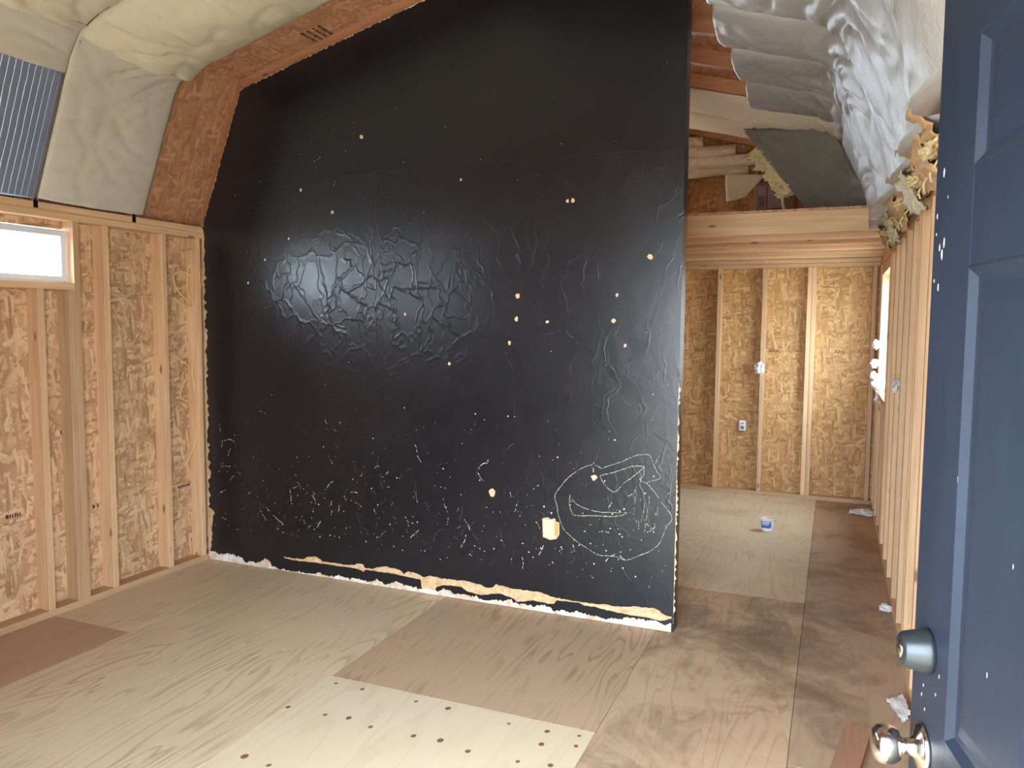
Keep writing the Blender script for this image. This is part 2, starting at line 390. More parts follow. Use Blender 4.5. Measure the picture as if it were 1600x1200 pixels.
for y in (-3.6, -3.32, -2.36, -1.93, -.895, -.706, -.294, -.018, .11, .516, .92, 1.33, 1.74, 2.14, 2.55, 2.95, 3.36, 3.69):
    jk = (-.004 if y == -.932 else 0)
    a = y-.038 if y > -.96 or y < -1 else y-.038
    box('stud', (-D, a, .038), (jk, a+.037, ST), 'stud_z', wl, .002)
for y in (-.935, -1.11, -1.52): box('stud', (-D, y-.038, .038), (0, y, WZ0-.04), 'stud_z', wl, .002)
box('window_sill_plate', (-D, WY0-.03, WZ0-.04), (0, WY1, WZ0-.002), 'stud_y', wl, .002)
box('blocking', (-D, -.095, 2.06), (-.012, -.057, 2.13), 'stud_z', wl)
SO = -D-.03
def siding(parent, x0, x1, y0, y1, z0, z1): box('siding', (x0, y0, z0), (x1, y1, z1), 'siding', parent)
for y0, y1 in ((-3.73, U0Y), (U1Y, WY0), (WY1, 3.75)): siding(wl, SO, -D-.013, y0, y1, -.1, 2.3)
for y0, y1 in ((U0Y, U1Y), (WY0, WY1)):
    siding(wl, SO, -D-.013, y0, y1, -.1, WZ0); siding(wl, SO, -D-.013, y0, y1, WZ1, 2.3)
w1 = struct('window_1', 'narrow white vinyl window high in the left wall', 'window')
def frame_y(parent, x0, x1, y0, y1, z0, z1, t, mat, nm):
    box(nm, (x0, y0, z0), (x1, y1, z0+t), mat, parent, .003); box(nm, (x0, y0, z1-t), (x1, y1, z1), mat, parent, .003)
    box(nm, (x0, y0, z0+t), (x1, y0+t, z1-t), mat, parent, .003); box(nm, (x0, y1-t, z0+t), (x1, y1, z1-t), mat, parent, .003)
frame_y(w1, -.10, -.035, WY0, WY1-.012, WZ0, WZ1-.01, .034, 'vinyl', 'window_frame')
box('window_mullion', (-.09, -1.42, WZ0+.034), (-.05, -1.385, WZ1-.044), 'vinyl', w1, .002)
for a, b in ((WY0+.034, -1.42), (-1.385, WY1-.046)): box('pane', (-.075, a, WZ0+.034), (-.07, b, WZ1-.044), 'glass', w1)
w3 = struct('window_3_added', 'added narrow window in the left wall, unseen, brings daylight to the front room', 'window')  # added window, never in view, there for its daylight
frame_y(w3, -.10, -.035, U0Y, U1Y-.012, WZ0, WZ1-.01, .034, 'vinyl', 'window_frame')
box('pane', (-.075, U0Y+.034, WZ0+.034), (-.07, U1Y-.046, WZ1-.044), 'glass', w3)
def glyphs(parent, origin, ux, vy, rows, ncol, h, seed, name='ink_stamp'):     # faded, unreadable mill stamp
    rnd = random.Random(seed); vs = []; fs = []
    ux, vy, origin = Vector(ux), Vector(vy), Vector(origin)
    for r in range(rows):
        x = rnd.uniform(0, h)
        for c in range(ncol):
            w = h*rnd.uniform(.35, .8)
            if rnd.random() < .16: x += w; continue
            a = origin + ux*x - vy*(r*h*1.55); k = len(vs)
            vs += [a, a+ux*w, a+ux*w*rnd.uniform(.8, 1)+vy*h*rnd.uniform(.6, 1), a+vy*h*rnd.uniform(.6, 1)]; fs.append((k, k+1, k+2, k+3)); x += w+h*.22
    o = link(name, mesh(name, vs, fs), 'ink', parent); tag(o, kind='stuff'); return o
for px, py in ((5, 812), (92, 680), (142, 795), (275, 764)):
    p = at(px, py, X=-D+.001); glyphs(wl, p, (0, 1, 0), (0, 0, 1), 1, 6, .022, px)

# ---- right wall
wr = struct('wall_right', 'right side wall of bare studs over strand board', 'wall')
V0, V1, VZ0, VZ1 = 2.32, 3.30, 1.05, 2.03
ys = [-3.73, -2.44, -1.22, 0, 1.22, V0]
for y0, y1 in zip(ys[:-1], ys[1:]):
    for z0, z1 in ((0, 1.22), (1.22, 2.21)): box('strand_board', (W+D, y0+.001, z0+.001), (W+D+.012, y1-.001, z1-.001), 'osb_yz', wr)
for z0, z1 in ((0, VZ0), (VZ1, 2.21)): box('strand_board', (W+D, V0, z0), (W+D+.012, V1, z1), 'osb_yz', wr)
box('strand_board', (W+D, V1, 0), (W+D+.012, 3.73, 2.21), 'osb_yz', wr)
box('bottom_plate', (W, -3.62, 0), (W+D, 3.73, .038), 'stud_y', wr, .002)
box('top_plate', (W, -3.62, H-.038), (W+D, 3.73, H), 'stud_y', wr, .002)
box('top_plate', (W, -3.62, H-.077), (W+D, 3.73, H-.039), 'stud_y', wr, .002)
k = -8
while k < 9:
    y = .11+.406*k; k += 1
    if y > V0-.05: continue
    box('stud', (W, y, .038), (W+D, y+.038, ST), 'stud_z', wr, .002)
for y in (-.62, .19, V0-.04, V1, 3.6): box('stud', (W, y, .038), (W+D, y+.038, ST), 'stud_z', wr, .002)
for y in (2.7, 3.05): box('stud', (W, y, .038), (W+D, y+.038, VZ0-.04), 'stud_z', wr, .002)
box('window_sill_plate', (W, V0, VZ0-.04), (W+D, V1, VZ0-.002), 'stud_y', wr, .002)
box('window_header', (W, V0, VZ1+.002), (W+D, V1, VZ1+.09), 'stud_y', wr, .002)
siding(wr, W+D+.013, W+D+.03, -3.73, V0, -.1, 2.3); siding(wr, W+D+.013, W+D+.03, V1, 3.75, -.1, 2.3)
siding(wr, W+D+.013, W+D+.03, V0, V1, -.1, VZ0); siding(wr, W+D+.013, W+D+.03, V0, V1, VZ1, 2.3)
w2 = struct('window_2', 'window in the right wall near the back corner', 'window')
frame_y(w2, W+D-.015, W+D+.045, V0, V1, VZ0, VZ1, .035, 'vinyl', 'window_frame')
box('pane', (W+D+.02, V0+.035, VZ0+.035), (W+D+.025, V1-.035, VZ1-.035), 'dimmed_glass', w2)

# ---- back (far) gable wall
wb = struct('wall_back', 'back gable wall of studs over strand board', 'wall')
xs = [-.1, .85, 2.07, 3.655, 4.29]
for x0, x1 in zip(xs[:-1], xs[1:]):
    for z0, z1 in ((0, 1.36), (1.36, 2.21)): box('strand_board', (x0+.001, YF+D, z0+.001), (x1-.001, YF+D+.012, z1-.001), 'osb_xz', wb)
def gable_poly(x0, x1, lift=0.0, zb=H):
    pts = [(x0, zb)]
    xs_ = sorted({x0, x1} | {x for x in (KX, RX, W-KX) if x0 < x < x1})
    pts += [(x, roof_z(min(max(x, 0), W))+lift) for x in xs_] + [(x1, zb)]
    return pts
GX0, GX1, GZ0, GZ1 = 1.1, 2.0, 2.5, 3.12  # added gable opening, unseen, lets daylight into the loft
w4 = struct('window_4_added', 'added gable window to brighten the loft, unseen behind the black partition', 'window')
box('window_frame', (GX0, YF+.03, GZ0), (GX0+.035, YF+.12, GZ1), 'vinyl', w4); box('window_frame', (GX1-.035, YF+.03, GZ0), (GX1, YF+.12, GZ1), 'vinyl', w4)
box('window_frame', (GX0+.036, YF+.03, GZ0), (GX1-.036, YF+.12, GZ0+.035), 'vinyl', w4); box('window_frame', (GX0+.036, YF+.03, GZ1-.035), (GX1-.036, YF+.12, GZ1), 'vinyl', w4)
box('pane', (GX0+.035, YF+.08, GZ0+.035), (GX1-.035, YF+.085, GZ1-.035), 'glass', w4)
box('strand_board', (GX0, YF+D, H), (GX1, YF+D+.012, GZ0), 'osb_xz', wb)
prism('strand_board', [(GX0, GZ1), (GX0, roof_z(GX0)+.08), (GX1, roof_z(GX1)+.08), (GX1, GZ1)], 1, YF+D, YF+D+.012, 'osb_xz', wb)
for x0, x1 in ((0, GX0), (GX1, 2.57), (2.57, 3.1), (3.1, 4.19)): prism('strand_board', gable_poly(x0+.001, x1-.001, .08, H+.001), 1, YF+D, YF+D+.012, 'osb_xz', wb)
siding(wb, -.11, W+.11, YF+D+.013, YF+D+.03, -.1, 2.25); [prism('siding', gable_poly(a_, b_, .12, 2.2), 1, YF+D+.013, YF+D+.03, 'siding', wb) for a_, b_ in ((0, GX0), (GX1, W))]; box('siding', (GX0, YF+D+.013, 2.2), (GX1, YF+D+.03, GZ0), 'siding', wb); prism('siding', [(GX0, GZ1), (GX0, roof_z(GX0)+.12), (GX1, roof_z(GX1)+.12), (GX1, GZ1)], 1, YF+D+.013, YF+D+.03, 'siding', wb)
box('bottom_plate', (0, YF, 0), (W, YF+D, .038), 'stud_x', wb, .002)
for z in (H-.077, H-.038): box('top_plate', (0, YF, z), (W, YF+D, z+.037), 'stud_x', wb, .002)
for x in (.4, .8, 1.2, 1.6, 2.0, 2.407, 2.813, 3.22, 3.612, 3.652, 4.15):
    box('stud', (x-.019, YF, .038), (x+.019, YF+D, ST), 'stud_z', wb, .002)
for x in (.8, 1.08, 2.02, 2.44, 3.12, 3.7): box('gable_stud', (x-.019, YF, H), (x+.019, YF+D, roof_z(x)), 'stud_z', wb, .002)

# ---- front gable wall behind the camera, with the doorway
wf = struct('wall_front', 'front gable wall with a doorway widened to let in daylight', 'wall')
DX0, DX1, DZ = 2.70, 4.145, 2.10                         # doorway made wider than its one door, unseen, for more daylight
box('strand_board', (-.1, YN-.11, 0), (1.2, YN-.09, 2.21), 'osb_xz', wf); box('strand_board', (1.2, YN-.11, 0), (DX0, YN-.09, 2.21), 'osb_xz', wf)
box('strand_board', (DX0, YN-.11, DZ), (4.29, YN-.09, 2.21), 'osb_xz', wf); box('strand_board', (DX1, YN-.11, 0), (4.29, YN-.09, DZ), 'osb_xz', wf)
prism('strand_board', gable_poly(0, W, .12), 1, YN-.11, YN-.09, 'osb_xz', wf)
box('bottom_plate', (0, YN-.09, 0), (DX0-.04, YN, .038), 'stud_x', wf)
box('top_plate', (0, YN-.09, H-.05), (W, YN, H), 'stud_x', wf)
for x in (.02, .4, .8, 1.2, 1.6, 2.0, 2.4, DX0-.04, DX1+.002): box('stud', (x, YN-.09, .038), (x+.038, YN, H-.05), 'stud_z', wf)
tag(box('trim_1', (DX0-.12, YN-.13, 0), (DX0-.001, YN-.111, DZ+.1), 'vinyl'), kind='structure')

# ---- roof: sheathing and rafters
ce = struct('ceiling', 'gambrel roof underside of rafters and strand board', 'ceiling')
O = D+.001                                  # sheathing lies on top of the rafters
def off_profile(o):                         # the profile moved outward by o
    n1 = Vector((-(KZ-H), KX)).normalized(); n2 = Vector((-SL, 1)).normalized()
    a = Vector((0, H)) + n1*o
    nb = (n1+n2).normalized(); b = Vector((KX, KZ)) + nb*(o/nb.dot(n1))
    c = Vector((RX, RZ + o/n2.y)); return a, b, c
A0, B0, C0 = off_profile(0); A1, B1, C1 = off_profile(D); A2, B2, C2 = off_profile(D+.014)
mir = lambda p: Vector((W-p.x, p.y))
for y0, y1 in ((-3.8, -2.42), (-2.42, .02), (.02, 2.46), (2.46, 3.85)):
    for f in (lambda p: p, mir):
        aa = A1 + (A1-B1).normalized()*.09; ab = A2 + (A1-B1).normalized()*.09
        prism('roof_sheet', [f(aa), f(B1), f(B2), f(ab)], 1, y0+.001, y1-.001, 'osb_slope', ce)
        prism('roof_sheet', [f(B1), f(C1), f(C2), f(B2)], 1, y0+.001, y1-.001, 'osb_roof', ce)
for k in range(-6, 7):
    y = .06+.61*k
    if k == 6: y = 3.64
    for f in (lambda p: p, mir):
        prism('rafter', [f(A0), f(B0), f(B1), f(A1)], 1, y, y+.038, 'raft_z', ce)
        prism('rafter', [f(B0), f(C0), f(C1), f(B1)], 1, y, y+.038, 'raft_x', ce)
# mill stamp on the bare roof board beside the partition
sp0 = at(474, 52, Y=-.20); n2 = Vector((-SL, 0, 1)).normalized()
sx = 1.0
# intersect the sight line with the left upper sheathing plane
d = FWD + RGT*((470-800)/F_PX) - UPV*((49-600)/F_PX)
pl = Vector((B1.x, 0, B1.y)); tt = (pl-CAM).dot(n2)/d.dot(n2); q = CAM + d*tt - n2*.002
glyphs(ce, q, (0, 1, 0), Vector((-1, 0, -SL)).normalized(), 4, 9, .025, 5)

# ---- loft at the back: rim beam, joists, deck
lf = struct('loft_platform', 'wooden loft platform of joists at the back', 'loft')
YL = 1.60
box('rim_beam', (0, YL, H+.002), (W-.02, YL+.038, 2.36), 'stud_x', lf, .003)
for y in (2.006, 2.412, 2.818, 3.224, 3.60): box('joist', (-.05, y, H+.002), (W+.05, y+.038, 2.36), 'stud_x', lf, .002)
for x0, x1 in ((0, 1.22), (1.22, 2.44), (2.44, 3.66), (3.66, 4.15)): box('deck_board', (x0+.001, YL, 2.361), (x1-.001, YF+.08, 2.375), 'osb_roof', lf)

# ---- black partition
wp = struct('wall_partition', 'black painted partition wall of wallboard', 'wall')
def part_poly(x0, x1, zb, lift):
    xs_ = sorted({x0, x1} | {x for x in (KX, RX) if x0 < x < x1})
    return [(x0, zb)] + [(x, roof_z(x)+(lift if x > RX else 0)) for x in xs_] + [(x1, zb)]
SX = (0.0, 1.24, 2.472, WP)
for x0, x1 in zip(SX[:-1], SX[1:]):
    zb0 = .004
    if x0 == 0: prism('wallboard', [(.0, zb0), (x1-.0002, zb0), (x1-.0002, 2.476), (.11, 2.476), (.0, H)], 1, 0, .0127, 'black', wp)
    else: prism('wallboard', [(x0+.0002, zb0), (x1-.0002, zb0), (x1-.0002, 2.476), (x0+.0002, 2.476)], 1, 0, .0127, 'black', wp)
prism('wallboard', [(.112, 2.4764), (KX, KZ), (1.85, roof_z(1.85)), (1.85, 2.4764)], 1, 0, .0127, 'black', wp)
prism('wallboard', [(1.8502, 2.4764), (1.8502, roof_z(1.85)), (RX, RZ), (WP, roof_z(WP)+.088), (WP, 2.4764)], 1, 0, .0127, 'black', wp)
box('end_board', (WP-.012, .013, .004), (WP, .102, roof_z(WP)+.088), 'black', wp)
for x in (.04, .43, .83, 1.24, 1.65, 2.05, 2.47, 2.88): box('stud', (x-.019, .013, .04), (x+.019, .1, roof_z(x)-.06), 'stud_z', wp)
box('bottom_plate', (.001, .013, 0), (WP-.013, .1, .039), 'stud_x', wp)
prism('strand_board', part_poly(.002, WP-.013, .004, .05), 1, .101, .112, 'osb_xz', wp)
# torn and bare patches, thin but real layers on the board
def wallpt(px, py): p = at(px, py, Y=0); return (p.x, p.z)
def Z6(pts): return [wallpt(300+x/4, 820+y/4) for x, y in pts]
def Z7(pts): return [wallpt(680+x/4, 860+y/4) for x, y in pts]
def jag(pts, amp, step, seed):
    rnd = random.Random(seed); out = []
    for (x0, z0), (x1, z1) in zip(pts[:-1], pts[1:]):
        n = max(1, int(math.hypot(x1-x0, z1-z0)/step))
        for i in range(n):
            t = i/n; out.append((x0+(x1-x0)*t+rnd.uniform(-amp, amp)*.5, z0+(z1-z0)*t+rnd.uniform(-amp, amp)))
    return out+[pts[-1]]
def band(name, top, bot, y, th, mat, parent):        # a ragged strip between two outlines, sampled on a common x
    def val(pl, x):
        for (a, b), (c, d) in zip(pl[:-1], pl[1:]):
            if min(a, c) <= x <= max(a, c) and abs(c-a) > 1e-9: return b+(d-b)*(x-a)/(c-a)
        return pl[0][1] if x < pl[0][0] else pl[-1][1]
    x0 = max(top[0][0], bot[0][0]); x1 = min(top[-1][0], bot[-1][0]); n = int((x1-x0)/.004)
    vs = []; fs = []
    for i in range(n+1):
        x = x0+(x1-x0)*i/n; a, b = val(top, x), val(bot, x)
        if a < b+.0005: a = b+.0005
        vs += [(x, y, a), (x, y-th, a), (x, y-th, b), (x, y, b)]
    for i in range(n):
        for k in range(4): fs.append((4*i+k, 4*i+(k+1) % 4, 4*i+4+(k+1) % 4, 4*i+4+k))
    return link(name, fixn(mesh(name, vs, fs)), mat, parent)
t6 = Z6([(575,200),(610,205),(660,212),(700,215),(720,200),(770,197),(800,215),(815,230),(900,240),(960,250),(1010,252),(1040,242),(1070,245),(1076,270),(1130,275),(1160,265),(1210,262),(1270,272),(1305,285),(1325,310),(1345,292),(1390,298),(1430,318),(1445,330),(1490,318),(1525,330)])
t7 = Z7([(5,165),(60,178),(110,182),(140,188),(190,188),(240,205),(280,215),(330,235),(360,230),(380,212),(430,225),(490,240),(560,248),(630,258),(680,270),(720,285),(760,297),(840,312),(910,322),(960,330),(1030,335),(1090,342),(1140,352),(1220,350),(1300,355),(1370,362),(1400,375),(1430,400),(1478,415)])
b6 = Z6([(575,206),(640,222),(700,228),(760,235),(830,245),(900,255),(980,265),(1040,275),(1075,295),(1081,280),(1150,290),(1230,300),(1320,318),(1430,342),(1438,405),(1520,413)])
b7 = Z7([(5,232),(50,215),(110,220),(165,228),(200,255),(250,270),(300,280),(345,272),(400,268),(450,285),(490,300),(510,320),(560,318),(610,312),(650,320),(700,330),(740,335),(760,312),(820,318),(900,328),(930,345),(1000,352),(1060,370),(1130,385),(1200,400),(1280,412),(1340,422),(1400,438),(1440,435),(1478,425)])
o = band('torn_paper', jag(t6+t7, .003, .012, 1), jag(b6+b7, .002, .012, 2), 0, .0012, 'torn_tan', wp); tag(o, 'ragged tan strip of torn wallboard paper')
u6 = Z6([(110,168),(150,178),(190,175),(230,190),(270,190),(310,205),(335,235),(370,225),(400,240),(430,225),(460,215),(490,230),(500,255),(540,275),(600,285),(680,295),(740,310),(800,305),(860,320),(930,320),(1000,335),(1060,345),(1100,350),(1150,355),(1200,365),(1260,360),(1330,375),(1440,398),(1520,412)])
u7 = Z7([(50,240),(90,250),(120,270),(180,275),(230,285),(290,300),(330,310),(400,315),(450,310),(490,320),(560,335),(640,350),(700,350),(740,365),(820,385),(880,385),(960,405),(1060,420),(1130,430),(1200,420),(1280,430),(1350,440),(1420,465),(1475,460)])
bb = [(x, .003) for x in (u6[0][0], u7[-1][0])]
o = band('bare_strip', [(a+.0, max(.006, b+.022*noise.noise(Vector((a*14, 1, 0)))+.012*noise.noise(Vector((a*60, 3, 0))))) for a, b in jag(u6+u7, .005, .006, 3)], bb, 0, .0016, 'gypsum', wp); tag(o, 'bare white strip along the foot of the black wall')
# ragged left edge of the board
ed = []; z = .02; rnd = random.Random(4); left = []
while z < H:
    left.append((.004+max(0, rnd.gauss(.012, .010)) + (.02 if .15 < z < .35 or .55 < z < .62 else 0), z)); z += .02
vs = []; fs = []
for x, z in left: vs += [(-.001, -.0015, z), (x, -.0015, z), (x, 0, z), (-.001, 0, z)]
for i in range(len(left)-1):
    for k in range(4): fs.append((4*i+k, 4*i+(k+1) % 4, 4*i+4+(k+1) % 4, 4*i+4+k))
link('torn_edge', fixn(mesh('torn_edge', vs, fs)), 'torn_tan', wp)
def ragline(name, p, q, amp, wmin, wmax, seed):
    rnd = random.Random(seed); p = Vector((p[0], -.0012, p[1])); q = Vector((q[0], -.0012, q[1])); n = int((q-p).length/.012)
    nr = Vector((-(q-p).z, 0, (q-p).x)).normalized(); vs = []; fs = []
    for i in range(n+1):
        c = p.lerp(q, i/n); w = rnd.uniform(wmin, wmax)*(1 if rnd.random() < .6 else .25); vs += [c, c-nr*w]
    for i in range(n): fs.append((2*i, 2*i+1, 2*i+3, 2*i+2))
    o = link(name, mesh(name, vs, fs), 'chip_tan', wp); return o
ragline('chipped_edge', (.004, H), (KX, KZ-.002), 0, .001, .010, 11); ragline('chipped_edge', (KX, KZ-.002), (RX, RZ-.002), 0, .001, .012, 12)
ragline('chipped_edge', (WP-.002, 1.3), (WP-.002, .05), 0, -.012, .0, 13)
# open electrical box patch and larger knocks
def patch(name, pts, mat, y=0.0, th=.0014, parent=None):
    poly = [wallpt(*p) for p in pts]; return prism(name, poly, 1, y-th, y, mat, parent or wp)
s = 3.869
def ZC(pts): return [(820+x/s, 690+y/s) for x, y in pts]
o = patch('outlet_patch', ZC([(106,464),(140,457),(158,470),(184,463),(188,484),(208,490),(209,562),(192,588),(155,594),(110,577)]), 'torn_tan'); tag(o, 'squarish tan patch where an outlet cover was torn off')
patch('box_face', ZC([(113,472),(180,474),(180,584),(116,572)]), simple('raw_outlet_paper', (236, 210, 172), .8), y=-.0014, th=.004)
patch('box_side', ZC([(182,488),(203,492),(203,560),(182,572)]), simple('yellow_outlet_side', (196, 160, 92), .8), y=-.0014, th=.002)
rnd = random.Random(21)
for px, py, r in ((769,771,7),(928,746,4.5),(565,214,3.5),(809,462,4),(807,498,3.5),(855,503,2.6),(796,536,3),(702,568,2.6),(633,491,2.6),(519,332,3),(470,297,2.8),(887,314,3),(895,313,3),(1016,402,4),(959,501,3.4),(964,461,2.6),(977,540,2.8),(720,281,2),(451,373,2),(414,406,2.2),(388,442,2)):
    c = wallpt(px, py); rr = r/250; n = 9
    pts = [(c[0]+rr*rnd.uniform(.5, 1.1)*math.cos(a*2*PI/n), c[1]+rr*rnd.uniform(.6, 1.2)*math.sin(a*2*PI/n)) for a in range(n)]
    prism('paint_chip', pts, 1, -.0008, 0, 'chip_tan' if r > 2.5 else 'chip', wp)
vs = []; fs = []
for i in range(420):
    x = rnd.uniform(.05, WP-.03); z = .2+abs(rnd.gauss(0, .42)) if rnd.random() < .72 else rnd.uniform(.3, 2.9)
    if z > roof_z(x)-.05: continue
    rr = rnd.choice((.0012, .002, .002, .003, .0045)) * (1 if z < 1.2 else .75); k = len(vs); n = 5
    vs += [(x+rr*rnd.uniform(.5, 1.3)*math.cos(a*2*PI/n), -.0007, z+rr*rnd.uniform(.5, 1.3)*math.sin(a*2*PI/n)) for a in range(n)]; fs.append(tuple(range(k, k+n)))
tag(link('small_chips', mesh('small_chips', vs, fs), 'chip', wp), 'scattered tiny white chips in the black paint', kind='stuff')
def ribbon(vs, fs, pts, w, y, rnd, skip=0.0):
    for i in range(len(pts)-1):
        if rnd.random() < skip: continue
        a, b = pts[i], pts[i+1]; dx, dz = b[0]-a[0], b[1]-a[1]; L = math.hypot(dx, dz) or 1
        ww = w*rnd.uniform(.45, 1.25); nx, nz = -dz/L*ww/2, dx/L*ww/2; k = len(vs)
        vs += [(a[0]+nx, y, a[1]+nz), (a[0]-nx, y, a[1]-nz), (b[0]-nx, y, b[1]-nz), (b[0]+nx, y, b[1]+nz)]; fs.append((k, k+1, k+2, k+3))
for nm, mt, cnt, w, seed in (('white_scratches', 'chip', 75, .0028, 31), ('grey_scratches', 'scratch', 110, .0014, 32)):
    rnd = random.Random(seed); vs = []; fs = []
    for i in range(cnt):
        x = rnd.uniform(.08, WP-.08); z = .22+abs(rnd.gauss(0, .36)) if rnd.random() < (.95 if nm[0] == 'w' else .7) else rnd.uniform(.5, 2.9)
        if z > roof_z(x)-.15: continue
        a = rnd.choice((rnd.uniform(.5, 1.3), rnd.uniform(1.7, 2.4), rnd.uniform(0, PI))); L = rnd.uniform(.02, .09)*(1 if nm[0] == 'w' else 1.6); pts = []
        for k in range(9): pts.append((x, z)); x += math.cos(a)*L/8; z += math.sin(a)*L/8; a += rnd.uniform(-.35, .35)
        ribbon(vs, fs, pts, w, -.0006, rnd, .42)
    tag(link(nm, mesh(nm, vs, fs), mt, wp), kind='stuff')
# chalk bird doodle
doodle = [[(465,165),(440,148),(400,142),(350,158),(300,190),(255,225),(215,275),(188,310),(182,345),(195,390),(200,430),(215,480),(235,530),(270,565),(310,600),(370,640),(440,683),(500,690),(560,697),(600,715),(640,710),(700,685),(760,660),(815,615),(835,570),(860,510),(890,470),(870,420),(825,365)],
 [(470,160),(530,140),(590,120),(650,92),(700,78),(755,80)],[(755,80),(775,130),(800,180),(820,215),(800,230),(755,240),(735,250)],
 [(455,205),(530,188),(600,165),(660,148),(720,150)],[(455,205),(470,240),(500,280),(535,303),(565,290),(600,250),(650,215),(700,175),(722,150)],
 [(722,150),(718,200),(700,235),(740,255),(780,300),(810,340)],[(275,320),(270,370),(285,430),(310,447),(420,448),(520,453),(590,445),(620,430)],
 [(285,345),(310,375),(370,405),(450,425),(540,428),(615,430)],[(655,285),(675,310),(665,370),(658,440)],[(725,370),(715,440),(700,490)],[(752,320),(752,400)],
 [(740,400),(735,470),(722,550)],[(790,430),(785,520)],[(690,480),(688,530)],[(805,400),(800,450)],[(790,130),(815,80)]]
rnd = random.Random(5); vs = []; fs = []
for i, ln in enumerate(doodle):
    pts = [wallpt(*p) for p in ZC(ln)]; pts = [(v.x, v.y) for v in spline([(a, b, 0) for a, b in pts], 10)]
    pts = [(a+rnd.uniform(-.0012, .0012), b+rnd.uniform(-.0012, .0012)) for a, b in pts]
    ribbon(vs, fs, pts, 0.0033 if i < 8 else .0024, -.0006, rnd, .14 if i < 8 else .4)
tag(link('chalk_drawing', mesh('chalk_drawing', vs, fs), 'chalk', wp), 'white chalk outline of a round bird with a beak')

# ================================================================== DOOR
HX, HY = 4.136, -3.588; EX, EY = 3.963, -2.694
du = Vector((HX-EX, HY-EY, 0)); DW = du.length; du.normalize()
dn = Vector((du.y, -du.x, 0))                     # out of the visible face, towards the room's left
if dn.x > 0: dn = -dn
dm = Matrix((( du.x, dn.x, 0, EX), (du.y, dn.y, 0, EY), (0, 0, 1, 0), (0, 0, 0, 1)))   # local x along door from free edge, y out of face
door = empty('door_1'); tag(door, 'open navy six panel door at right with knob and deadbolt', 'door', kind='structure')
def dobj(name, vs, fs, mat, parent=door, smooth=False): return link(name, fixn(mesh(name, [dm @ Vector(v) for v in vs], fs)), mat, parent, smooth)
ZB, ZT = .02, 2.075
cols = ((.14, .395), (.505, .765)); rows = ((.20, .80), (1.055, 1.668), (1.785, 1.948))
def dbox(name, a, b, mat, parent=door):
    vs = [(x, y, z) for x in (a[0], b[0]) for y in (a[1], b[1]) for z in (a[2], b[2])]
    fs = [(0, 1, 3, 2), (4, 6, 7, 5), (0, 4, 5, 1), (2, 3, 7, 6), (0, 2, 6, 4), (1, 5, 7, 3)]
    return dobj(name, vs, fs, mat, parent)
TH = -.044
dbox('door_core', (.01, TH+.008, ZB+.01), (DW-.01, -.012, ZT-.01), 'door')
dbox('stile', (0, TH, ZB), (cols[0][0], 0, ZT), 'door'); dbox('stile', (cols[1][1], TH, ZB), (DW, 0, ZT), 'door'); dbox('stile', (cols[0][1], TH, ZB), (cols[1][0], 0, ZT), 'door')
zs = [ZB]+[z for r in rows for z in r]+[ZT]
for c in cols:
    for z0, z1 in ((zs[0], zs[1]), (zs[2], zs[3]), (zs[4], zs[5]), (zs[6], zs[7])): dbox('rail', (c[0], TH, z0), (c[1], -.0002, z1), 'door')
    for z0, z1 in rows:
        # moulded recess and raised field
        rings = [(0, 0), (.004, .0018), (.009, -.0015), (.016, -.0062), (.024, -.0066), (.046, -.0016), (.050, -.0012)]
        vs = []; fs = []
        for ins, h in rings:
            vs += [(c[0]+ins, h, z0+ins), (c[1]-ins, h, z0+ins), (c[1]-ins, h, z1-ins), (c[0]+ins, h, z1-ins)]
        for i in range(len(rings)-1):
            for k in range(4): fs.append((4*i+k, 4*i+(k+1) % 4, 4*i+4+(k+1) % 4, 4*i+4+k))
        e = 4*(len(rings)-1); fs.append((e, e+1, e+2, e+3))
        dobj('door_panel', vs, fs, 'door')
def dlathe(name, u, z, prof, mat, parent=door):
    mt = dm @ Matrix.Translation((u, 0, z)) @ Matrix.Rotation(-PI/2, 4, 'X')
    return lathe(name, prof, mat, parent, mt)
knob = dlathe('knob', .062, 1.005, [(.0, .0), (.033, 0), (.034, .004), (.030, .008), (.016, .012), (.012, .018), (.011, .026), (.012, .030)], 'chrome')
dlathe('knob_ball', .062, 1.005, [(.010, .028), (.014, .031), (.022, .034), (.0265, .042), (.0275, .052), (.025, .060), (.018, .066), (.008, .068), (.001, .068)], 'chrome', knob)
db = dlathe('deadbolt', .066, 1.146, [(.0, 0), (.031, 0), (.031, .006), (.029, .012), (.024, .034), (.021, .037), (.012, .0375), (.001, .0375)], 'dark_bolt')
dlathe('key_cylinder', .066, 1.146, [(.001, .037), (.012, .037), (.012, .039), (.001, .039)], 'chrome', db)
dbox('latch_plate', (-.0015, TH+.012, .975), (0, -.012, 1.035), 'chrome')
for z in (.25, 1.05, 1.85): dbox('hinge', (DW-.002, TH+.004, z-.045), (DW+.004, TH+.04, z+.045), 'black_metal')
vs = []; fs = []; rnd = random.Random(9)
for u, z, r in ((.032,1.80,.006),(.012,1.745,.004),(.052,1.765,.002),(.012,1.72,.0025),(.028,1.70,.006),(.045,1.705,.006),(.038,1.69,.007),(.012,1.655,.003),(.03,1.645,.005),(.09,1.16,.003),(.11,1.13,.003),(.10,1.10,.0025),(.05,1.09,.003),(.045,1.075,.0025),(.06,1.06,.0025),(.26,1.2,.003),(.31,1.34,.003),(.14,1.4,.003)):
    k = len(vs); n = 6
    vs += [(u+r*.5*rnd.uniform(.5, 1.2)*math.cos(a*PI/3), .0005, z+r*rnd.uniform(.6, 1.5)*math.sin(a*PI/3)) for a in range(n)]; fs.append(tuple(range(k, k+n)))
tag(dobj('paint_nicks', vs, fs, 'chip'), 'white nicks in the navy door paint', kind='stuff')

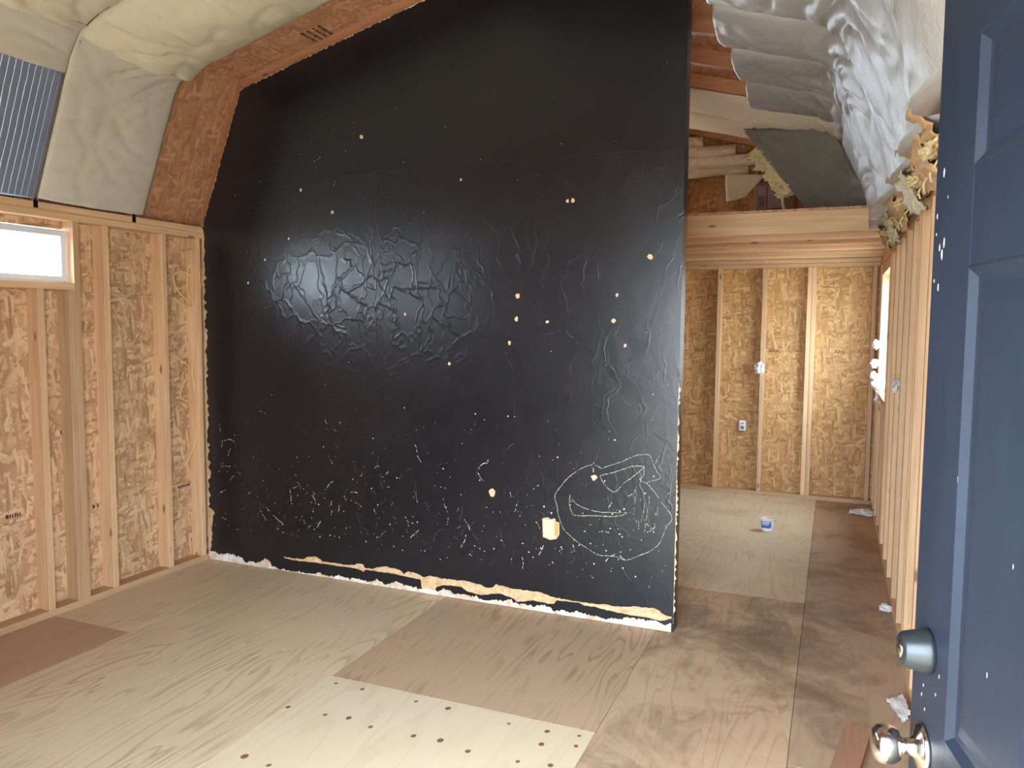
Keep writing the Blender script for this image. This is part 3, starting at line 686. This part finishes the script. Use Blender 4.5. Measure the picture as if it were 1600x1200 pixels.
# ================================================================== INSULATION BATTS
L1 = math.hypot(KX, KZ-H); L2 = math.hypot(RX-KX, RZ-KZ)
def prof(s, side, rnd_=.16):               # point and inward normal on the rafter line, softened at the bend
    d1 = Vector((KX, KZ-H))/L1; d2 = Vector((RX-KX, RZ-KZ))/L2
    def raw(s): return Vector((0, H))+d1*s if s < L1 else Vector((KX, KZ))+d2*(s-L1)
    p = (raw(s-rnd_)+raw(s)*2+raw(s+rnd_))/4 if abs(s-L1) < 2*rnd_ else raw(s)
    t = min(max((s-L1)/(2*rnd_)*.5+.5, 0), 1); dd = d1.lerp(d2, t).normalized(); n = Vector((dd.y, -dd.x))
    if side == 'R': p = Vector((W-p.x, p.y)); n = Vector((-n.x, n.y))
    return p, n
def batt(name, side, y0, y1, s0, s1, mat, label, bulge=.07, wr=.012, seed=0, ns=90, ny=30, lean=0.0, hang=0.0, box_=.62, group=None):
    vs = []; fs = []
    for i in range(ns+1):
        s = s0+(s1-s0)*i/ns
        p, n = prof(s, side)
        for j in range(ny+1):
            v = j/ny; e = 1-(2*v-1)**2
            y = y0+(y1-y0)*v
            kk = math.exp(-((s-L1)/.22)**2)
            h = bulge*(e**box_)*(.85+.3*noise.noise(Vector((s*1.7, v*1.3, seed))))
            # creases: fans across the bend, long soft folds elsewhere
            cr = 1-abs(noise.noise(Vector((s*7.5+.9*math.sin(v*3+seed)+(v-.5)*2.2*math.tanh((s-L1)*3), v*.9, seed*3.1))))*2.4
            cr = max(cr, 0)**3
            cr2 = 1-abs(noise.noise(Vector((s*4.5, v*3.5+s*1.5, seed*1.7+9))))*2; cr2 = max(cr2, 0)**4
            fine = noise.noise(Vector((s*16, v*10, seed*2+4)))
            h += (-wr*1.9*cr*(.14+.75*kk) - wr*.35*cr2 + wr*.16*fine)*(e**.4)
            edge = .012 + hang*math.exp(-(s-s0)/.18)*e
            q = p + n*(h+edge) ; vs.append((q.x, y+lean*(s-s0), q.y))
    nf = len(vs)
    for i in range(ns+1):
        s = s0+(s1-s0)*i/ns; p, n = prof(s, side)
        for j in (0, ny): q = p+n*.004; vs.append((q.x, y0+(y1-y0)*j/ny+lean*(s-s0), q.y))
    w = ny+1
    for i in range(ns):
        for j in range(ny): fs.append((i*w+j, i*w+j+1, (i+1)*w+j+1, (i+1)*w+j))
        a = nf+2*i
        fs += [(i*w, (i+1)*w, a+2, a), (i*w+ny, a+1, a+3, (i+1)*w+ny), (a, a+2, a+3, a+1)]
    fs += [tuple(range(ny+1))+(nf+1, nf), tuple(ns*w+j for j in range(ny, -1, -1))+(nf+2*ns, nf+2*ns+1)]
    o = link(name, fixn(mesh(name, vs, fs)), mat, None, True)
    return tag(o, label, 'insulation', group)
GL = 'insulation batts on the left roof slope'; GR = 'insulation batts on the right roof slope'
R = [.079+.61*k for k in range(-6, 7)]     # rafter centre lines
LE = L1+L2
# left: bay beside the bare strip of roof board (R[5] = -.531), and the bays nearer the camera
batt('insulation_batt', 'L', R[4], -.475, .02, L1+.04, 'kraft_grey', 'cream paper batt hanging flat above the left wall beside the bare roof board', .04, .022, 1, group=GL)
batt('insulation_batt', 'L', R[4]+.01, -.40, L1-.03, LE-.02, 'kraft', 'bulging creased cream batt on the upper left slope against the black wall', .11, .04, 2, 110, group=GL)
batt('insulation_batt', 'L', R[3], R[4], L1-.24, L1+.05, 'kraft_grey', 'short greyish cream batt piece just above the silver foil', .05, .012, 3, 40, group=GL)
batt('insulation_batt', 'L', R[3], R[4], L1+.02, LE-.02, 'kraft', 'puffed cream batt on the upper left slope at the top left corner', .10, .035, 4, 110, group=GL)
batt('insulation_batt', 'L', R[2], R[3], L1-.1, LE-.02, 'kraft', 'cream batt on the left slope nearest the doorway, mostly out of frame', .10, .02, 5, 60, group=GL)
fo = batt('foil_batt', 'L', R[3]-.5, R[4]-.01, .015, L1-.22, 'foil', 'silver quilted foil batt above the small left window', .03, .006, 6, 50, 40)
# right: one batt per bay
labs = {3: 'silvery batt nearest the door at the top right corner', 4: 'broad silvery batt beside the navy door top', 5: 'silvery batt right in line with the black partition',
        6: 'wrinkled silvery batt just past the black partition, ending at bare rafters', 7: 'second wrinkled batt past the partition with its loose end at bare rafters', 8: 'third wrinkled batt past the partition, above the loft beam end'}
for k in (2, 3, 4, 5, 6, 7, 8):
    s1 = LE-.03 if k < 5 else L1+.64-.02*max(k-6, 0)
    if k == 2:
        batt('insulation_batt', 'R', R[k], R[k+1], .0, s1, 'silver', 'silvery batt over the doorway end of the right slope', .06, .016, 30, 60, 20, group=GR); continue
    batt('insulation_batt', 'R', R[k]+.004, R[k+1]-.004, .07, s1, 'silver', labs[k], .115, .026, 10+k, 130, 34, hang=.05, box_=.36, group=GR)
for k, lb in ((9, 'far batt on the right upper slope over the loft front'), (10, 'far batt on the right upper slope midway over the loft')):
    batt('insulation_batt', 'R', R[k], min(R[k+1], 3.62), L1-.06, LE-.02, 'silver_far', lb, .09, .02, 40+k, 90, 20, group=GR)
for k, lb in ((8, 'far batt on the left slope just above the loft beam'), (9, 'far batt on the left slope over the loft front'), (10, 'far batt on the left slope midway over the loft')):
    batt('insulation_batt', 'L', R[k], min(R[k+1], 3.62), L1-.1, LE-.02, 'silver_far', lb, .09, .02, 50+k, 60, 16, group='far batts over the loft')
# rows of batt folded against the back gable
def roll(name, x0, x1, y, z0, z1, mat, label, seed, dep=.11, sag=0.0):
    vs = []; fs = []; nx, nz = 70, 14
    for i in range(nx+1):
        x = x0+(x1-x0)*i/nx
        for j in range(nz+1):
            v = j/nz; e = math.sqrt(max(0, 1-(2*v-1)**2))
            cr = max(0, 1-abs(noise.noise(Vector((x*13, v*1.5, seed))))*2)**3
            d = dep*e*(.9+.25*noise.noise(Vector((x*2.5, seed, v)))) - .02*cr*e
            vs.append((x, y-d, z0+(z1-z0)*v - sag*math.sin(PI*i/nx) + .012*noise.noise(Vector((x*3, 2, seed)))))
    w = nz+1
    for i in range(nx):
        for j in range(nz): fs.append((i*w+j, i*w+j+1, (i+1)*w+j+1, (i+1)*w+j))
        fs.append((i*w+nz, i*w, (i+1)*w, (i+1)*w+nz))
    fs += [tuple(range(nz, -1, -1)), tuple(nx*w+j for j in range(nz+1))]
    o = link(name, fixn(mesh(name, vs, fs)), mat, None, True); return tag(o, label, 'insulation', 'folded batts on the back gable')
roll('insulation_fold', 2.06, 2.64, 3.60, 3.25, 3.37, 'silver_far', 'topmost batt fold across the back gable', 1)
roll('insulation_fold', 2.06, 2.94, 3.60, 3.155, 3.275, 'silver_far', 'second batt fold from the top on the back gable', 2)
roll('insulation_fold', 2.06, 3.16, 3.60, 3.06, 3.18, 'silver_far', 'third batt fold from the top on the back gable', 3)
roll('insulation_fold', 2.06, 3.05, 3.61, 2.99, 3.085, 'kraft', 'lowest thin batt fold above the bare gable board', 4, .06)

def sheetmesh(name, corners, mat, th, seed, amp, n=24, edge=0.0):    # a limp four-cornered sheet with thickness
    a, b, c, d = [Vector(p) for p in corners]; nr = (b-a).cross(d-a).normalized(); vs = []; fs = []
    for side in (0, 1):
        for i in range(n+1):
            for j in range(n+1):
                u, v = i/n, j/n; p = a.lerp(b, u).lerp(d.lerp(c, u), v)
                k = noise.noise(Vector((u*2.4, v*2.4, seed)))+.5*noise.noise(Vector((u*6, v*6, seed+3)))
                r = max(0, 1-abs(noise.noise(Vector((u*3+v*2, v*5, seed+7))))*2)**3
                e = edge*noise.noise(Vector((u*9, v*9, seed+11)))
                vs.append(p + nr*(amp*k - amp*.7*r + side*th) + (b-a)*e*(abs(u-.5) > .45) + (d-a)*e*(abs(v-.5) > .45))
    w = n+1; m_ = w*w
    for i in range(n):
        for j in range(n):
            q = (i*w+j, i*w+j+1, (i+1)*w+j+1, (i+1)*w+j); fs += [q, tuple(m_+x for x in reversed(q))]
    rim = [i*w for i in range(n+1)] + [n*w+j for j in range(1, n+1)] + [i*w+n for i in range(n-1, -1, -1)] + [j for j in range(n-1, 0, -1)]
    for x, y in zip(rim, rim[1:]+rim[:1]): fs.append((x, y, m_+y, m_+x))
    return fixn(mesh(name, vs, fs))
# fallen batt with dark backing
fb = empty('fallen_batt', (3.6, 2.5, 2.38)); fb.location = (0, 0, 0)
tag(fb, 'dark grey backed batt fallen slantwise onto the loft deck', 'insulation')
c1 = at(1166, 203, Y=2.6); c2 = at(1300, 200, Y=2.2); c3 = at(1372, 330, Y=2.1); c4 = at(1268, 332, Y=2.2)
for q_ in (c3, c4): q_.z = max(q_.z, 2.395)
link('backing_sheet', sheetmesh('backing_sheet', [c1, c2, c3, c4], 'grey_back', -.02, 3, .03), 'grey_back', fb, True)
e1 = c1+Vector((-.01, -.02, -.02)); e2 = c4+Vector((-.02, -.04, .0))
link('edge_flange', sheetmesh('edge_flange', [e1, c1+Vector((.07, -.05, .0)), c4+Vector((.12, -.06, .01)), e2], 'grey_back', .012, 5, .006), 'grey_back', fb, True)
for i, t_ in enumerate((.30, .42, .54, .64, .72)):
    q_ = c1.lerp(c4, t_)+Vector((-.05, .03, -.01)); blob('glass_fibre', q_, (.07, .05, .045), 'fibre', fb, .7, 2.4, 3, i*1.3)
tail = [c1.lerp(c4, .72)+Vector((-.06, 0, -.03)), c1.lerp(c4, .74)+Vector((-.075, 0, -.09)), c1.lerp(c4, .75)+Vector((-.06, 0, -.15))]
vs, fs = tube('fibre_tail', spline(tail), .011, 'fibre'); link('fibre_tail', fixn(mesh('fibre_tail', vs, fs)), 'fibre', fb, True)
# hanging paper flap on the gable
fl = link('paper_flap', sheetmesh('paper_flap', [at(1133, 272, Y=3.42), at(1196, 273, Y=3.40), at(1164, 309, Y=3.42), at(1135, 316, Y=3.43)], 'kraft', .003, 8, .012, 16), 'kraft', None, True)
tag(fl, 'loose cream paper flap hanging below the gable batts', 'paper')
# torn paper and fibre along the top plate of the right wall
for i, (y, lb) in enumerate(((-.86, 'tan torn paper bunch on the right plate nearest the door'), (-.24, 'tan torn paper bunch on the right plate, second from the door'), (.38, 'tan torn paper bunch on the right plate, third from the door'), (1.0, 'tan torn paper bunch on the right plate, fourth from the door'), (1.55, 'tan torn paper bunch on the right plate by the loft beam'))):
    rt = empty('torn_paper_bunch'); tag(rt, lb, 'paper', 'torn paper along the right plate')
    link('paper_scrap', sheetmesh('paper_scrap', [(W-.15, y-.27, 2.29), (W-.155, y+.27, 2.30), (W-.03, y+.28, 2.165), (W-.012, y-.26, 2.14)], 'tan_paper', .005, i*2.2, .028, 30, .06), 'tan_paper', rt, True)
    link('paper_scrap', sheetmesh('paper_scrap', [(W-.13, y-.12, 2.24), (W-.13, y+.22, 2.25), (W-.045, y+.26, 2.10), (W-.03, y-.05, 2.07)], 'tan_paper', .004, i*3.1+5, .022, 24, .07), 'kraft_grey' if i % 2 else 'tan_paper', rt, True)
    blob('glass_fibre', (W-.075, y-.10, 2.185), (.030, .12, .022), 'fibre', rt, .7, 2.6, 3, i*3.3)
    rj = random.Random(i)
    for j in range(3):
        yy = y-.24+.2*j+rj.uniform(-.06, .06); a = Vector((W-.05, yy, 2.15)); pts = [a, a+Vector((-.02, .02*rj.uniform(-1, 1), -.03)), a+Vector((-.012, .04*rj.uniform(-1, 1), -.05-.03*rj.random()))]
        vs, fs = tube('paper_shred', spline(pts, 3), .004, 'fibre', n=5); link('paper_shred', fixn(mesh('paper_shred', vs, fs)), 'fibre', rt, True)

# ================================================================== SMALL THINGS
# yellow cable on the left wall
def ZW(pts, X=-.03): return [at(250+x/4.61, 360+y/4.61, X=X+.012*math.sin(i*1.7)) for i, (x, y) in enumerate(pts)]
def ZV(pts, X=-.03): return [at(x/1.714, 300+y/1.714, X=X) for x, y in pts]
cb = empty('cable_coil'); tag(cb, 'loose coil of yellow electrical cable between the left wall studs', 'cable')
runs = [ZW([(268,492),(230,500),(198,430),(195,330),(210,262),(245,242),(285,270),(303,340),(290,420),(276,488)]),
        ZW([(97,480),(140,525),(200,545),(250,530),(284,480),(270,400),(220,330),(160,298),(110,310),(97,350),(115,410),(160,470),(222,520)]),
        ZW([(245,550),(280,650),(300,760),(262,880),(237,960),(232,1030),(250,1150),(262,1200)])+ZV([(530,600),(520,680),(495,732)]),
        ZW([(97,900),(150,935),(200,970),(213,1010),(180,1080),(150,1150),(150,1200)])+ZV([(500,560),(525,568),(548,572)])]
for r_ in runs:
    vs, fs = tube('cable_run', spline(r_, 8), .0050, 'wire'); link('cable_run', fixn(mesh('cable_run', vs, fs)), 'wire', cb, True)
# black ties at the rafter feet
for y, lb in ((-1.14, 'small black metal tie on the left plate under the foil'), (-.53, 'small black metal tie on the left plate beside the bare roof board')):
    t_ = empty('rafter_tie', (0, y, H)); tag(t_, lb, 'metal tie', 'black rafter ties')
    for nm, a, b in (('tie_plate', (.0005, -.012, -.034), (.003, .012, .004)), ('tie_wing', (.0005, -.012, .001), (.022, -.009, .02)), ('tie_nail', (.003, -.004, -.02), (.006, .002, -.014))):
        o = box(nm, a, b, 'black_metal', t_)
# tub on the floor
tp = at(1199, 829, Z=0); tub = empty('plastic_tub', (tp.x, tp.y, 0)); tag(tub, 'small white plastic tub with a blue label on the back room floor', 'tub')
def oval(name, prof_, mat, parent, n=36, a0=0, a1=2*PI, closed=True):
    vs = []; fs = []; cnt = n if closed else n+1
    for r, h in prof_:
        for k in range(cnt):
            a = a0+(a1-a0)*k/n; vs.append((r*1.12*math.cos(a), r*.86*math.sin(a), h))
    for i in range(len(prof_)-1):
        for k in range(n if closed else n): fs.append((i*cnt+k, i*cnt+(k+1) % cnt, (i+1)*cnt+(k+1) % cnt, (i+1)*cnt+k))
    return link(name, fixn(mesh(name, vs, fs)), mat, parent, True)
oval('tub_body', [(.001, .0), (.043, .0), (.046, .003), (.055, .108), (.052, .108), (.044, .006), (.001, .005)], 'tub', tub)
oval('tub_rim', [(.055, .104), (.061, .106), (.061, .114), (.056, .116), (.052, .114), (.052, .106), (.055, .104)], 'tub', tub)
oval('tub_label', [(.0492, .03), (.0553, .092)], 'tub_label', tub, 18, PI*1.08, PI*1.62, False)
oval('tub_lettering', [(.0522, .060), (.0533, .068)], 'tub', tub, 14, PI*1.14, PI*1.5, False); oval('tub_lettering', [(.0540, .076), (.0551, .086)], 'tub', tub, 14, PI*1.14, PI*1.56, False)
oval('tub_contents', [(.001, .082), (.0505, .080), (.049, .07)], 'tub_stuff', tub)
tub.rotation_euler.z = .3; tub.scale = (.88, .88, .88)
# wood offcut
a = at(1322, 1128, Z=.038); b = at(1296, 1200, Z=.038); dd = Vector((b.x-a.x, b.y-a.y, 0)).normalized(); nn = Vector((-dd.y, dd.x, 0))
if nn.x < 0: nn = -nn
p0 = Vector((a.x, a.y, 0)); pts = [p0, p0+nn*.092, p0+nn*.092+dd*.95, p0+dd*.95]
ob = prism('wood_offcut', [(p.x, p.y) for p in pts], 2, .0005, .038, 'red_board'); tag(ob, 'reddish brown lumber offcut lying on the floor behind the door knob', 'board')
# white scraps
def scrap(name, c, r, label, seed, cat='scrap', mat='white_paper', grp=None):
    o = blob(name, c, r, mat, None, .55, 2.2, 3, seed); return tag(o, label, cat, grp)
p = at(1347, 804, Z=0); scrap('plastic_bag', (p.x, p.y, .022), (.09, .06, .026), 'crumpled white plastic scrap on the floor in the back right corner', 1.2, 'plastic scrap')
p = at(1390, 955, Z=0); scrap('paper_scrap', (p.x-.02, p.y, .016), (.03, .03, .018), 'grey crumpled scrap on the floor at the foot of the right studs', 2.2)
sc_ = link('paper_scrap', sheetmesh('paper_scrap', [(4.10, -.36, .004), (4.165, -.33, .03), (4.178, -.52, .035), (4.15, -.56, .006)], 'white_paper', .002, 4, .008, 12, .15), 'white_paper', None, True); tag(sc_, 'torn white paper strip on the floor beside the door edge', 'scrap')
GP = 'white scraps at the right window'
for i, (px, py, r, lb) in enumerate(((1369, 538, .028, 'topmost white tuft on the right window edge'), (1366, 568, .03, 'second white tuft down the right window edge'), (1365, 587, .026, 'third white tuft down the right window edge'), (1373, 598, .055, 'largest white wad at the foot of the right window'), (1373, 622, .035, 'lowest greyish wad below the right window'))):
    p = at(px, py, X=W-.02-r*.5); p.y = min(p.y, 3.2) if False else p.y
    q_ = at(px, py, Y=3.22); scrap('white_tuft', (q_.x, q_.y, q_.z), (r*.9, r, r*1.2), lb, 3+i*1.7, grp=GP)
p = at(1187, 575, Y=YF-.02); scrap('white_tuft', p, (.04, .025, .055), 'white tuft stuck on a stud of the back wall', 9.1)
p = at(1399, 602, X=W-.015); scrap('white_tuft', p, (.018, .03, .035), 'small pale tuft on a right wall stud past the window', 12.1)
# white electrical label box on the back wall
eb = empty('outlet_box'); tag(eb, 'small white outlet box with a grey socket on the back wall', 'outlet')
p = at(1160, 665, Y=YF+D-.03)
box('box_plate', (p.x-.03, p.y-.004, p.z-.048), (p.x+.03, YF+D, p.z+.048), 'vinyl', eb, .003)
box('socket', (p.x-.018, p.y-.007, p.z-.034), (p.x+.016, p.y-.004, p.z-.002), simple('grey_socket', (110, 114, 132), .5), eb)
box('socket', (p.x-.014, p.y-.006, p.z+.012), (p.x+.012, p.y-.004, p.z+.03), simple('pale_socket', (150, 152, 160), .5), eb)
# printed board leaning on the gable
pa = at(1182, 288, Y=3.56); pb = at(1232, 330, Y=3.56); pb.z = max(pb.z, 2.377)
pbd = empty('printed_carton'); tag(pbd, 'greyish printed carton panel standing on the loft against the gable', 'carton')
cm = simple('carton_grey', (148, 122, 112), .8); cm2 = simple('carton_pale', (172, 152, 148), .8); ck = simple('carton_ink', (78, 58, 58), .8)
box('carton_panel', (pa.x, 3.56, pb.z), (pb.x+.05, 3.59, pa.z), cm, pbd); wdt = pb.x-pa.x; hgt = pa.z-pb.z
box('carton_label', (pa.x+.01, 3.558, pb.z+.03), (pa.x+wdt*.30, 3.56, pa.z-.02), cm2, pbd); box('carton_label', (pa.x+wdt*.33, 3.558, pb.z+.03), (pa.x+wdt*.82, 3.56, pa.z-.02), cm2, pbd)
for k_ in range(4): box('printed_bar', (pa.x+.025+.014*k_, 3.557, pb.z+.045), (pa.x+.032+.014*k_, 3.558, pb.z+.045+hgt*.42), ck, pbd)
for a_, b_ in (((.33, .05), (.82, .09)), ((.33, .05), (.35, .9)), ((.80, .05), (.83, .75))):
    box('printed_line', (pa.x+wdt*a_[0], 3.557, pb.z+hgt*a_[1]+.02), (pa.x+wdt*b_[0], 3.558, pb.z+hgt*b_[1]), ck, pbd)
# APA stamps along the board joint on the back wall
def text_mesh(txt, size):
    cu = bpy.data.curves.new('stamp', 'FONT'); cu.body = txt; cu.size = size; to = bpy.data.objects.new('stamp_tmp', cu); C.objects.link(to)
    bpy.context.view_layer.update(); me = bpy.data.meshes.new_from_object(to.evaluated_get(bpy.context.evaluated_depsgraph_get()))
    bpy.data.objects.remove(to); return me
apa = text_mesh('APA', .05)
for px, py in ((1303, 553), (1085, 550), (1201, 551)):
    p = at(px, py, Y=YF+D-.002); o = link('ink_stamp', apa, 'ink', wb); o.location = (p.x, YF+D-.001, p.z); o.rotation_euler = (PI/2, 0, 0)
